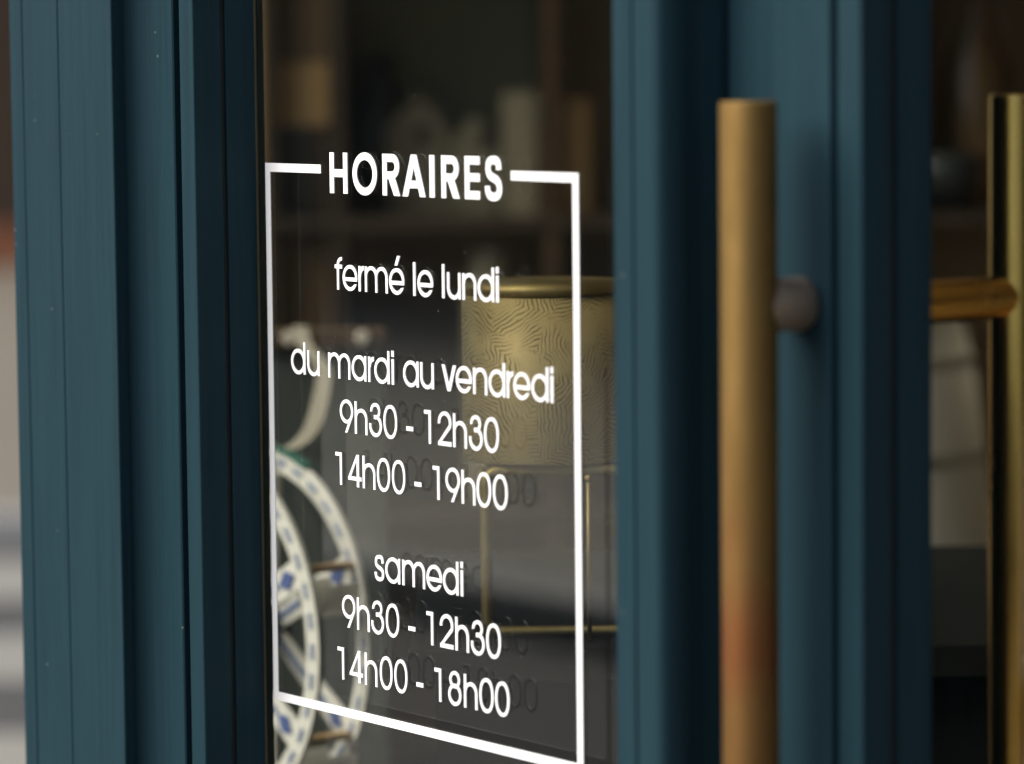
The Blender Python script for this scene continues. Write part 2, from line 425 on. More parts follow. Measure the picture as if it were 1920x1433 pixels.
# ------------------------------------------------------------------ post between window and door
post = thing('window_post', 'blue moulded timber post standing between the window and the door', 'post', (0.54, -0.05, 0))
obj('board', BX(0.5122, 0.5311, -0.078, -0.006, 0, 2.418, bev=0.0010), PAINT, post)
obj('groove_back', BX(0.5312, 0.5323, -0.072, -0.006, 0, 2.418), GAP, post)
bm = bmesh.new()
prof = [(0.5324, 0.03), (0.5324, -0.0772), (0.5330, -0.078)]
prof += [(0.5512, -0.078), (0.5520, -0.0784), (0.5528, -0.078)]
for k in range(1, 15):
    a = math.pi / 2 * k / 14; prof.append((0.5528 + 0.0088 * math.sin(a), -0.0578 - 0.0202 * math.cos(a)))
prof += [(0.5600, -0.0570), (0.5598, -0.0562)]
for k in range(7):
    a = math.pi * k / 6; prof.append((0.5600 + 0.0018 * math.sin(a), -0.0540 - 0.0020 * math.cos(a)))
prof += [(0.5602, -0.0510), (0.5612, -0.0490), (0.5642, -0.0345), (0.5642, 0.03)]
add_poly(bm, prof, 0, 2.418)
obj('moulding', bm, PAINT, post)
obj('jamb_core', BX(0.520, 0.5602, 0.0302, 0.10, 0, 2.418), PAINT, post)

# ------------------------------------------------------------------ door with back to back handles
door = thing('shop_door', 'blue glazed shop door with long brass pull handles inside and out', 'door', (0.95, 0, 0.01))
obj('stile', BX(0.5655, 0.6590, -0.0300, 0.034, 0.02, 2.41, bev=0.0015), PAINT, door)
obj('groove_back', BX(0.6599, 0.6642, 0.004, 0.030, 0.72, 2.25), GAP, door)
obj('bead', BX(0.6648, 0.6863, -0.0302, -0.0068, 0.72, 2.25, bev=0.0012), PAINT, door)
obj('joint', BX(0.6650, 0.6830, -0.0067, -0.0011, 0.72, 2.25), GAP, door)
obj('glazing_bead', BX(0.6648, 0.6862, -0.0010, 0.0262, 0.72, 2.25, bev=0.001), PAINT, door)
obj('pane', BX(0.665, 1.275, 0.0265, 0.0315, 0.72, 2.25), GLASS, door)
obj('stile', BX(1.275, 1.392, -0.0300, 0.034, 0.02, 2.41, bev=0.0015), PAINT, door)
obj('bottom_rail', BX(0.6601, 1.2748, -0.0298, 0.034, 0.02, 0.715, bev=0.002), PAINT, door)
obj('kick_panel', BX(0.74, 1.19, -0.038, -0.0302, 0.12, 0.60, bev=0.006), PAINT, door)
obj('top_rail', BX(0.6601, 1.2748, -0.0298, 0.034, 2.252, 2.41, bev=0.002), PAINT, door)
for k in range(3):
    z = 0.3 + 0.85 * k
    hb = bmesh.new(); add_cyl(hb, (1.3965, -0.036, z), (1.3965, -0.036, z + 0.1), 0.007, seg=16, bev=0.001)
    obj('hinge', hb, BRASS_TARN, door)
hx = 0.634
def handle(y_face, y_bar, m, r, ms, rs, ztop=1.4993, zs=1.378):
    bm = bmesh.new(); add_cyl(bm, (hx, y_bar, 0.62), (hx, y_bar, ztop), r, seg=48, bev=0.0015)
    h = obj('pull_handle', bm, m, door)
    for z in (zs, 0.74):
        bm = bmesh.new(); add_cyl(bm, (hx, y_bar, z), (hx, y_face, z), rs, seg=48, bev=0.0028 if m is BRASS_WORN else 0.0002)
        obj('standoff', bm, ms, h)
    return h
handle(-0.0301, -0.0722, BRASS_WORN, 0.0170, BRASS_TARN, 0.0162)
handle(0.0341, 0.1452, BRASS_POL, 0.0165, BRASS_POL, 0.0135, 1.5005, 1.374)
frame = thing('door_jamb', 'blue timber jamb at the hinge side of the shop door', 'door frame', (1.43, 0, 0))
obj('jamb', BX(1.40, 1.468, -0.05, 0.10, 0, 2.418, bev=0.003), PAINT, frame)

# ------------------------------------------------------------------ white vinyl lettering (millimetres, x to the right, y up)
def quad_strip(A, B): return [[A[i], A[i + 1], B[i + 1], B[i]] for i in range(len(A) - 1)]
def rect(x0, y0, x1, y1): return [[(x0, y0), (x1, y0), (x1, y1), (x0, y1)]]
def arc(cx, cy, rx, ry, s, a0, a1, n=28, o0=0, o1=0, pw=2.0):
    """stroke along an ellipse, outer radii rx ry, width s; o0/o1 turn the inner end of each cut"""
    A, B = [], []
    def pt(r1, r2, a):
        ca, sa = math.cos(R(a)), math.sin(R(a))
        f = lambda v: math.copysign(abs(v) ** (2 / pw), v)
        return (cx + r1 * f(ca), cy + r2 * f(sa))
    for i in range(n + 1):
        t = i / n
        A.append(pt(rx, ry, a0 + (a1 - a0) * t))
        B.append(pt(rx - s, ry - s, a0 + o0 + (a1 + o1 - a0 - o0) * t))
    return quad_strip(A, B)
def spline_stroke(P, s, n=14):
    """cubic bezier chain with constant width"""
    C = []
    for i in range(0, len(P) - 1, 3):
        p0, p1, p2, p3 = [Vector(v) for v in P[i:i + 4]]
        for k in range(n + (1 if i + 4 >= len(P) else 0)):
            t = k / n; C.append(((1-t)**3*p0 + 3*(1-t)**2*t*p1 + 3*(1-t)*t*t*p2 + t**3*p3))
    A, B = [], []
    for i, c_ in enumerate(C):
        d = (C[min(i + 1, len(C) - 1)] - C[max(i - 1, 0)]).normalized(); nn = Vector((-d.y, d.x)) * s / 2
        A.append(tuple(c_ + nn)); B.append(tuple(c_ - nn))
    return quad_strip(A, B)
s = 2.7; XH = 18.2; AS = 23.5
def ring(cx, cy, rx, ry, st, pw=2.0): return arc(cx, cy, rx, ry, st, 0, 360, 56, pw=pw)
def g_d(w): return ring(9.35, 9.1, 9.35, 9.4, s) + rect(w - s, 0, w, AS)
def g_a(w): return ring(9.35, 9.1, 9.35, 9.4, s) + rect(w - s, 0, w, XH)
def g_e(w): return arc(9.35, 9.1, 9.35, 9.4, s, -7, 335, 56, o1=-17) + rect(1.2, 6.7, w - 0.3, 9.5)
def arch(x0, x1, top, st): 
    rx = (x1 - x0) / 2; ry = 7.9
    cx, cy = (x0 + x1) / 2, top - ry
    return arc(cx, cy, rx, ry, st, 0, 180, 24)
def g_n(w, h=XH): return rect(0, 0, s, h) + arch(0, w, 18.6, s) + rect(w - s, 0, w, 10.75)
def g_h(w): return g_n(w, AS)
def g_m(w):
    m_ = (w + s) / 2
    return rect(0, 0, s, XH) + arch(0, m_, 18.6, s) + rect(m_ - s, 0, m_, 10.75) + arch(m_ - s, w, 18.6, s) + rect(w - s, 0, w, 10.75)
def g_u(w): return rect(0, 7.45, s, XH) + arc(w / 2, 7.5, w / 2, 7.9, s, 180, 360, 24) + rect(w - s, 0, w, XH)
def g_r(w): return rect(0, 0, s, XH) + arc(w + 0.2, 10.6, w + 0.2, 7.9, 3.3, 92, 180, 14)
def g_f(w): return rect(2.7, 0, 2.7 + s, 18.8) + arc(w - 0.2, 18.2, w - 2.9, 5.6, s, 88, 180, 14) + rect(0, 15.3, w, 18.2)
def g_l(w): return rect(0, 0, w, AS)
def g_i(w): return rect(0, 0, w, XH) + rect(0, 19.7, w, 24.1)
def g_v(w):
    k = 3.6; m_ = w / 2
    return [[(0, XH), (k, XH), (m_ + 1.8, 0), (m_ - 1.8, 0)], [(w - k, XH), (w, XH), (m_ + 1.8, 0), (m_ - 1.8, 0)]]
def g_S(w, h, st, o=0.4):
    hw = w / 2; x0 = st / 2; x1 = w - st / 2; t = h + o - st / 2; b = -o + st / 2; mid = h * 0.51
    yu = h * 0.735; yl = h * 0.27; ux0 = x0 + w * 0.045; ux1 = x1 - w * 0.035
    ry = t - yu; rl = yl - b
    return spline_stroke([(ux1, yu - h * 0.035), (ux1, yu + ry * 0.62), (hw + w * .27, t), (hw + w * .01, t),
        (hw - w * .27, t), (ux0, yu + ry * .55), (ux0, yu + h * .0),
        (ux0, yu - h * .13), (hw - w * .22, mid + h * .045), (hw, mid),
        (hw + w * .22, mid - h * .045), (x1, yl + h * .13), (x1, yl),
        (x1, yl - rl * .58), (hw + w * .28, b), (hw, b),
        (hw - w * .28, b), (x0, yl - rl * .55), (x0, yl + h * .055)], st)
def g_s(w): return g_S(w, 18.2, 2.8)
def g_0(w): return ring(w / 2, AS / 2, w / 2, AS / 2 + 0.4, 2.55, 2.2)
def g_1(w): return rect(w - s, 0, w, AS) + [[(0, AS), (0, AS - 2.7), (w, AS - 2.7), (w, AS)]]
def g_2(w):
    rx = w / 2
    P = arc(rx, 16.2, rx, 7.8, 2.7, 188, -28, 34)
    e = R(-28); o_ = (rx + rx * math.cos(e), 16.2 + 7.8 * math.sin(e)); i_ = (rx + (rx - 3.1) * math.cos(e), 16.2 + 4.7 * math.sin(e))
    return P + [[o_, i_, (0.1, 2.2), (4.0, 2.8)], [(0.1, 2.2), (4.0, 2.8), (4.0, 0), (0.1, 0)]] + rect(0.1, 0, w, 3.0)
def g_3(w):
    return arc(w / 2 - .2, 18.1, w / 2 - 1.7, 5.9, 2.55, 186, -90, 34) + arc(w / 2, 7.5, w / 2, 7.95, 2.65, 90, -192, 40) + rect(w / 2 - 2.0, 12.35, w / 2 + .4, 15.3)
def g_4(w):
    return rect(w - 6.1, 0, w - 2.9, AS) + rect(0.2, 4.6, w, 7.4) + [[(w - 6.1, AS), (0.0, 6.4), (0.0, 4.6), (2.1, 4.6), (w - 3.4, AS)]]
def g_8(w): return ring(w / 2, 17.9, w / 2 - 1.5, 6.1, 2.5) + ring(w / 2, 7.3, w / 2, 7.8, 2.6)
def g_9(w):
    r = w / 2; cx, cy = r, 15.3; ro = 8.7
    # tail: tangent from the foot to the right side of the bowl
    fx, fy = 9.4, 0.0
    dx, dy = cx - fx, cy - fy; d = math.hypot(dx, dy); base = math.atan2(dy, dx); off = math.asin(min(0.99, r / d))
    a = base - off; L = math.sqrt(d * d - r * r)
    tx, ty = fx + L * math.cos(a), fy + L * math.sin(a)
    nx, ny = -math.sin(a), math.cos(a)
    return ring(cx, cy, r, ro, 2.6) + [[(fx, fy), (tx, ty), (tx + nx * 2.65, ty + ny * 2.65), (fx - 3.0, fy)]]
def g_dash(w): return rect(0, 7.2, w, 10.3)
def g_eacute(w): return g_e(w) + [[(7.0, 20.3), (10.3, 20.3), (13.8, 27.2), (10.3, 27.2)]]
# capitals of the heading, heavier strokes
T = 5.5; CH = 29.4
def c_H(w): return rect(0, 0, T, CH) + rect(w - T, 0, w, CH) + rect(T - .5, 11.7, w - T + .5, 17.5)
def c_O(w): return ring(w / 2, CH / 2, w / 2, CH / 2 + .6, T)
def c_R(w):
    return rect(0, 0, T, CH) + rect(T - .5, CH - 5.7, 11.6, CH) + rect(T - .5, 11.6, 11.6, 17.1) + arc(11.5, 20.5, w - 12.3, 8.9, 5.5, -90, 90, 24) + \
        [[(w - 7.4, 0), (w, 0), (w - 6.0, 12.4), (6.6, 13.4)]]
def c_A(w):
    m_ = w / 2
    return [[(0, 0), (6.7, 0), (m_ + 3.3, CH), (m_ - 3.3, CH)], [(w - 6.7, 0), (w, 0), (m_ + 3.3, CH), (m_ - 3.3, CH)]] + rect(5.4, 5.9, w - 5.4, 11.3)
def c_I(w): return rect(0, 0, w, CH)
def c_E(w): return rect(0, 0, T, CH) + rect(T - .5, 0, w, 5.7) + rect(T - .5, CH - 5.7, w, CH) + rect(T - .5, 12.1, w, 17.8)
def c_S(w): return g_S(w, CH, 5.7, 0.6)
G = dict(d=g_d, a=g_a, e=g_e, n=g_n, h=g_h, m=g_m, u=g_u, r=g_r, f=g_f, l=g_l, i=g_i, v=g_v, s=g_s, H=c_H, O=c_O, R=c_R, A=c_A, I=c_I, E=c_E, S=c_S)
G.update({'é': g_eacute, '0': g_0, '1': g_1, '2': g_2, '3': g_3, '4': g_4, '8': g_8, '9': g_9, '-': g_dash})
ZS = 1050.0
lettering = thing('window_lettering', 'white vinyl opening hours in a thin white frame stuck on the window glass', 'lettering', (0.19, -0.0006, 1.05))
def flat_shape(name, polys, ox, oz):
    co, faces = [], []
    for pl in polys:
        ar = sum(pl[i][0] * pl[(i + 1) % len(pl)][1] - pl[(i + 1) % len(pl)][0] * pl[i][1] for i in range(len(pl)))
        if abs(ar) < 1e-7: continue
        if ar < 0: pl = pl[::-1]
        faces.append(list(range(len(co), len(co) + len(pl)))); co += [Vector(v) for v in pl]
    vo, eo, fo, _, _, of = delaunay_2d_cdt(co, [], faces, 1, 1e-4)
    bm = bmesh.new()
    vs = [bm.verts.new(((ox + v.x) / 1000, -0.0008, (oz + v.y) / 1000)) for v in vo]
    for f, o_ in zip(fo, of):
        if len(o_): 
            try: bm.faces.new([vs[i] for i in f])
            except ValueError: pass
    bmesh.ops.delete(bm, geom=[v for v in bm.verts if not v.link_faces], context='VERTS')
    ext = bmesh.ops.extrude_face_region(bm, geom=list(bm.faces))
    bmesh.ops.translate(bm, verts=[g for g in ext['geom'] if isinstance(g, bmesh.types.BMVert)], vec=(0, 0.0006, 0))
    bmesh.ops.recalc_face_normals(bm, faces=bm.faces)
    for f in bm.faces: f.material_index = 1 if f.normal.y > 0.5 else 0
    o = obj(name, bm, VINYL, lettering); o.data.materials.append(SHADED_BACK); return o
LINES = [
 (379.7, [('H', 85.0, 22.7), ('O', 114.1, 30.7), ('R', 151.6, 21.5), ('A', 176.0, 27.9), ('I', 208.8, 6.1), ('R', 222.9, 21.4), ('E', 250.4, 17.5), ('S', 273.7, 19.4)]),
 (310.5, [('f', 89.7, 9.4), ('e', 99.7, 18.7), ('r', 119.9, 6.7), ('m', 127.9, 28.5), ('é', 158.1, 18.8), ('l', 187.6, 2.9), ('e', 192.8, 18.8), ('l', 222.3, 2.9), ('u', 228.3, 15.9), ('n', 246.3, 16.1), ('d', 264.0, 18.9), ('i', 285.2, 3.0)]),
 (246.3, [('d', 30.7, 19.1), ('u', 52.1, 16.2), ('m', 79.4, 28.5), ('a', 109.6, 18.7), ('r', 130.5, 7.2), ('d', 138.2, 19.1), ('i', 159.8, 2.9), ('a', 173.9, 19.0), ('u', 194.9, 16.2), ('v', 220.6, 17.0), ('e', 237.3, 18.9), ('n', 257.6, 16.3), ('d', 275.6, 18.9), ('r', 296.2, 7.4), ('e', 303.8, 18.9), ('d', 323.9, 19.0), ('i', 345.2, 3.0)]),
 (207.8, [('9', 93.6, 17.1), ('h', 112.6, 16.1), ('3', 130.9, 15.9), ('0', 148.8, 16.9), ('-', 176.9, 8.5), ('1', 198.9, 8.0), ('2', 215.4, 15.9), ('h', 233.4, 16.1), ('3', 252.1, 15.8), ('0', 269.6, 17.0)]),
 (169.3, [('1', 87.1, 8.2), ('4', 103.2, 17.0), ('h', 121.7, 16.1), ('0', 139.8, 16.3), ('0', 158.5, 16.4), ('-', 186.1, 8.5), ('1', 208.4, 8.0), ('9', 223.6, 17.1), ('h', 242.6, 16.1), ('0', 260.2, 16.7), ('0', 279.1, 16.8)]),
 (104.5, [('s', 135.1, 12.1), ('a', 148.6, 18.6), ('m', 169.7, 27.9), ('e', 199.3, 18.7), ('d', 219.1, 18.6), ('i', 240.2, 2.9)]),
 (65.8, [('9', 92.9, 17.1), ('h', 112.0, 16.1), ('3', 130.1, 16.0), ('0', 148.5, 16.6), ('-', 176.4, 8.5), ('1', 198.7, 8.0), ('2', 214.9, 15.9), ('h', 233.2, 16.0), ('3', 251.6, 15.9), ('0', 269.5, 16.8)]),
 (26.9, [('1', 86.3, 8.2), ('4', 101.6, 17.0), ('h', 121.0, 15.9), ('0', 140.0, 16.0), ('0', 158.2, 16.2), ('-', 185.3, 8.5), ('1', 207.6, 8.0), ('8', 223.9, 15.6), ('h', 242.6, 15.9), ('0', 260.7, 16.6), ('0', 279.1, 16.5)]),
]
for base, gl in LINES:
    for ch, x, w in gl:
        nm = 'digit' if ch.isdigit() else ('dash' if ch == '-' else 'letter')
        flat_shape(nm, G[ch](w), x, base + ZS)
BT, BW, BH = 6.4, 377.4, 400.0
flat_shape('border_line', rect(0, 0, BT, BH) + rect(0, 0, BW, BT) + rect(BW - BT, 0, BW, BH) + rect(0, BH - BT, 73.5, BH) + rect(303.3, BH - BT, BW, BH), 0, ZS)

# ------------------------------------------------------------------ inside the window: hanging printed wheel
wc = Vector((-0.4480, 0.2840, 1.0240))
wheel = thing('hanging_wheel', 'white hanging wheel printed with blue dashes, hung from a cream ribbon behind the glass', 'decoration', wc)
def band_ring(y, r0, r1, th, a0=0, a1=360, n=96):
    bm = bmesh.new(); full = abs(a1 - a0) >= 359.9
    L = []
    for i in range(n + (0 if full else 1)):
        a = R(a0 + (a1 - a0) * i / n); ca, sa = math.cos(a), math.sin(a)
        L.append([bm.verts.new((wc.x + r * ca, y + dy, wc.z + r * sa)) for r, dy in ((r0, 0), (r1, 0), (r1, th), (r0, th))])
    m_ = len(L)
    for i in range(m_ if full else m_ - 1):
        A, B = L[i], L[(i + 1) % m_]
        for k in range(4):
            bm.faces.new((A[k], A[(k + 1) % 4], B[(k + 1) % 4], B[k]))
    if not full:
        bm.faces.new(L[0]); bm.faces.new(L[-1][::-1])
    return bm
WR = 0.159
for y in (wc.y, wc.y - 0.052):
    rim = obj('rim', band_ring(y, WR - 0.019, WR, 0.004), WHITE_PAPER, wheel)
    first = None
    for k in range(36):
        if first is None:
            first = obj('printed_dash', BX(-0.0022, 0.0022, -0.0011, -0.0003, -0.0068, 0.0068), BLUE_PRINT, rim, True); d_ = first
        else: d_ = dup(first, rim)
        a = 2 * math.pi * k / 36
        d_.location = ((WR - 0.0095) * math.cos(a), y - wc.y, (WR - 0.0095) * math.sin(a)); d_.rotation_euler = (0, -a, 0)
    # six broad spokes with a blue line and a blue lozenge at the rim
    def plate(pts, y0, y1):
        bm = bmesh.new(); n_ = len(pts)
        a_ = [bm.verts.new((wc.x + q.x, y0, wc.z + q.z)) for q in pts]; b_ = [bm.verts.new((wc.x + q.x, y1, wc.z + q.z)) for q in pts]
        bm.faces.new(a_); bm.faces.new(b_[::-1])
        for i in range(n_): bm.faces.new((a_[i], b_[i], b_[(i + 1) % n_], a_[(i + 1) % n_]))
        return bm
    for k in range(6):
        a = R(60 * k + 27)
        t_ = Vector((math.cos(a), 0, math.sin(a))); nn = Vector((-t_.z, 0, t_.x))
        r0, r1 = 0.018, WR - 0.0195
        sp = obj('spoke', plate([t_ * r0 + nn * .009, t_ * r0 - nn * .009, t_ * r1 - nn * .013, t_ * r1 + nn * .013], y + 0.0005, y + 0.0035), WHITE_PAPER, wheel)
        obj('blue_line', plate([t_ * r0 * 1.3 + nn * .003, t_ * r0 * 1.3 - nn * .003, t_ * (r1 - .03) - nn * .003, t_ * (r1 - .03) + nn * .003], y - 0.0006, y + 0.0002), BLUE_PRINT, sp)
        obj('blue_lozenge', plate([t_ * (r1 - .028), t_ * (r1 - .014) - nn * .009, t_ * (r1 - .001), t_ * (r1 - .014) + nn * .009], y - 0.0010, y - 0.0001), BLUE_DEEP, sp)
bm = bmesh.new(); add_cyl(bm, wc + Vector((0, -0.062, 0)), wc + Vector((0, 0.012, 0)), 0.022, seg=28, bev=0.003)
obj('hub', bm, NAVY, wheel)
for k in range(6):
    a = R(60 * k + 27)
    q = wc + Vector((math.cos(a), 0, math.sin(a))) * (WR - 0.010)
    bm = bmesh.new(); add_box(bm, q.x - 0.006, q.x + 0.006, q.y - 0.0475, q.y - 0.0005, q.z - 0.003, q.z + 0.003)
    cb = obj('crossbar', bm, TAN, wheel)
    bm = bmesh.new(); pts = []
    for i in range(13):
        t = math.pi * (1 + i / 12); pts.append((q.x + 0.022 * math.cos(t), q.z - 0.012 + 0.030 * math.sin(t)))
    A = [[bm.verts.new((x, yy, z)) for x, z in pts] for yy in (q.y - 0.042, q.y - 0.006)]
    for i in range(12): bm.faces.new((A[0][i], A[0][i + 1], A[1][i + 1], A[1][i]))
    geom = bmesh.ops.solidify(bm, geom=list(bm.faces), thickness=0.0015)
    obj('cradle', bm, WHITE_PAPER, cb)
obj('teal_edge', band_ring(wc.y - 0.004, WR + 0.0003, WR + 0.0022, 0.010, 66, 110, 24), TEAL, wheel)
# cream ribbon from the rail down to the wheel
bm = bmesh.new()
ctrl = [(-0.752, 0.522, 1.262), (-0.728, 0.512, 1.246), (-0.641, 0.475, 1.230), (-0.558, 0.416, 1.209), (-0.487, 0.356, 1.188), (-0.458, 0.310, 1.178), (-0.452, 0.2835, 1.1895)]
pts = []
def cr(p0, p1, p2, p3, t):
    return 0.5 * ((2 * p1) + (p2 - p0) * t + (2 * p0 - 5 * p1 + 4 * p2 - p3) * t * t + (3 * p1 - p0 - 3 * p2 + p3) * t ** 3)
C_ = [Vector(v) for v in ctrl]; C_ = [2 * C_[0] - C_[1]] + C_ + [2 * C_[-1] - C_[-2]]
for i in range(1, len(C_) - 2):
    for k in range(8): pts.append(cr(C_[i - 1], C_[i], C_[i + 1], C_[i + 2], k / 8))
pts.append(C_[-2])
wv = Vector((0.597, 0.802, 0)) * 0.0075
A = [bm.verts.new(p - wv) for p in pts]; B = [bm.verts.new(p + wv) for p in pts]
for i in range(len(pts) - 1): bm.faces.new((A[i], A[i + 1], B[i + 1], B[i]))
bmesh.ops.solidify(bm, geom=list(bm.faces), thickness=0.0008)
tag(obj('ribbon', bm, CREAM_CLOTH), 'cream cloth ribbon running from the peg rail down to the blue printed wheel', 'ribbon')

# ------------------------------------------------------------------ partition with peg rail behind the wheel
VR = math.atan2(rh.y, rh.x)
def vw(lat, d, z=0.0): q = vp(lat, d); return (q[0], q[1], z)
part = thing('display_partition', 'low partition with street reflection put into its grey colour and a brown rail carrying pale pegs behind the wheel', 'partition', vw(-0.19, 3.7, 0.02), VR)
obj('panel', BX(-0.058, 0.062, 0.0, 0.02, 0, 1.215), REFLECTION_GREY, part, True)
obj('rail', BX(-0.060, 0.064, -0.012, 0.022, 1.217, 1.235, bev=0.002), WOOD_MID, part, True)
for lat in (-0.030, 0.043):
    bm = bmesh.new(); add_cyl(bm, (lat, -0.0125, 1.228), (lat, -0.036, 1.229), 0.0045, 0.0045, 16)
    add_cyl(bm, (lat, -0.0355, 1.229), (lat, -0.046, 1.230), 0.0075, 0.0065, 16, bev=0.001)
    obj('peg', bm, PEGWHITE, part, True)

# ------------------------------------------------------------------ counter, brass stand, engraved brass drum
ctr = thing('display_counter', 'dark charcoal display counter under the brass stand', 'counter', vw(0.25, 3.1, 0.02), VR)
obj('top', BX(-0.33, 0.40, -0.36, 0.19, 1.040, 1.066, bev=0.002), CHARCOAL, ctr, True)
obj('carcass', BX(-0.31, 0.38, -0.33, 0.17, 0.0, 1.038), CHARCOAL, ctr, True)
CT = 1.0865
m, n, l, p = mat('engraved_brass')
tc = n.new('ShaderNodeTexCoord')
vo = n.new('ShaderNodeTexVoronoi'); vo.inputs['Scale'].default_value = 21
l.new(tc.outputs['Object'], vo.inputs['Vector'])
sc = n.new('ShaderNodeSeparateColor'); l.new(vo.outputs['Color'], sc.inputs[0])
an = n.new('ShaderNodeMath'); an.operation = 'MULTIPLY'; an.inputs[1].default_value = 6.2832; l.new(sc.outputs[0], an.inputs[0])
sb = n.new('ShaderNodeVectorMath'); sb.operation = 'SUBTRACT'; l.new(tc.outputs['Object'], sb.inputs[0]); l.new(vo.outputs['Position'], sb.inputs[1])
rt = n.new('ShaderNodeVectorRotate'); rt.rotation_type = 'Y_AXIS'; nz = n.new('ShaderNodeTexNoise'); nz.inputs['Scale'].default_value = 55; nz.inputs['Detail'].default_value = 2; l.new(tc.outputs['Object'], nz.inputs['Vector'])
ws = n.new('ShaderNodeVectorMath'); ws.operation = 'MULTIPLY_ADD'; ws.inputs[1].default_value = (0.011, 0.011, 0.011); l.new(nz.outputs['Color'], ws.inputs[0]); l.new(sb.outputs[0], ws.inputs[2])
l.new(ws.outputs[0], rt.inputs['Vector']); l.new(an.outputs[0], rt.inputs['Angle'])
sx = n.new('ShaderNodeSeparateXYZ'); l.new(rt.outputs[0], sx.inputs[0])
ab = n.new('ShaderNodeMath'); ab.operation = 'ABSOLUTE'; l.new(sx.outputs['X'], ab.inputs[0])
ad = n.new('ShaderNodeMath'); ad.operation = 'MULTIPLY_ADD'; ad.inputs[1].default_value = 0.8; l.new(ab.outputs[0], ad.inputs[0]); l.new(sx.outputs['Z'], ad.inputs[2])
fq = n.new('ShaderNodeMath'); fq.operation = 'MULTIPLY'; fq.inputs[1].default_value = 1650; l.new(ad.outputs[0], fq.inputs[0])
si = n.new('ShaderNodeMath'); si.operation = 'SINE'; l.new(fq.outputs[0], si.inputs[0])
veins = ramp(n, l, si.outputs[0], 0.25, 0.85)
amt = ramp(n, l, noise(n, l, 34, 3), 0.40, 0.58)
mv = n.new('ShaderNodeMath'); mv.operation = 'MULTIPLY'; l.new(veins, mv.inputs[0]); l.new(amt, mv.inputs[1])
cut = mv.outputs[0]
l.new(mix_rgb(n, l, cut, (0.58, 0.435, 0.19), (0.18, 0.13, 0.05)), p.inputs['Base Color'])
p.inputs['Metallic'].default_value = 0.3; p.inputs['Roughness'].default_value = 0.55
b = bump(n, l, p, cut, 0.35, 0.0010); b.invert = True
ENGRAVED = m
BRASS_SOFT = brass_material('soft_brass', (0.50, 0.38, 0.16), 0.52, False)
DL, DD = 0.0262, 2.84
stand = thing('brass_stand', 'slim brass tube stand with rounded corners holding up the engraved drum', 'stand', vw(DL + .010, DD, CT), VR)
def frame_loop(y, w, h, rc):
    bm = bmesh.new(); P = []
    for cx, cz, a0 in ((w / 2 - rc, h - rc, 0), (-w / 2 + rc, h - rc, 90), (-w / 2 + rc, rc, 180), (w / 2 - rc, rc, 270)):
        for k in range(7):
            a = R(a0 + 15 * k); P.append((cx + rc * math.cos(a), y, cz + rc * math.sin(a)))
    add_tube(bm, P, 0.0042, 12, True)
    bmesh.ops.translate(bm, verts=bm.verts, vec=(0, 0, 0.0042)); return bm
obj('frame', frame_loop(-0.047, 0.1145, 0.1228, 0.010), BRASS_SOFT, stand, True)
bm = bmesh.new()
add_tube(bm, [(-0.0572, 0.047, 0.0), (-0.0572, 0.047, 0.06), (-0.0572, 0.047, 0.1168), (-0.0545, 0.047, 0.1235), (-0.0472, 0.047, 0.1268), (0.0, 0.047, 0.1268), (0.0472, 0.047, 0.1268), (0.0545, 0.047, 0.1235), (0.0572, 0.047, 0.1168), (0.0572, 0.047, 0.06), (0.0572, 0.047, 0.0)], 0.0042, 12)
obj('frame', bm, BRASS_SOFT, stand, True)
bm = bmesh.new(); add_cyl(bm, (0.0205, -0.068, 0.0), (0.0205, -0.068, 0.121), 0.0018, seg=12); bmesh.ops.create_uvsphere(bm, u_segments=12, v_segments=8, radius=0.0032, matrix=Matrix.Translation((0.0205, -0.068, 0.123)))
tag(obj('brass_pin', bm, BRASS_SOFT), 'thin upright brass pin with a ball tip in front of the tube stand', 'pin').matrix_world = Matrix.Translation(vw(DL + .010, DD, CT)) @ Matrix.Rotation(VR, 4, 'Z')
for x in (-0.050, 0.050):
    for z in (0.1268,):
        bm = bmesh.new(); add_cyl(bm, (x, -0.046, z), (x, 0.046, z), 0.0036, seg=12); obj('tie_bar', bm, BRASS_SOFT, stand, True)
drum = thing('brass_drum', 'engraved brass drum with leaf pattern on the slim tube stand', 'drum', vw(DL, DD, CT + 0.1311), VR)
DR, DH = 0.0647, 0.1365
bm = bmesh.new(); add_lathe(bm, (0, 0, 0), [(0.0, 0.001), (DR - 0.002, 0.001), (DR, 0.003), (DR, DH - 0.009), (DR - 0.003, DH - 0.009)], 64)
obj('body', bm, ENGRAVED, drum, True)
bm = bmesh.new(); add_lathe(bm, (0, 0, 0), [(DR - 0.003, DH - 0.0088), (DR + 0.0008, DH - 0.0070), (DR + 0.0012, DH - 0.004), (DR + 0.001, DH), (0.0, DH + 0.001)], 64)
obj('lid', bm, BRASS_SOFT, drum, True)

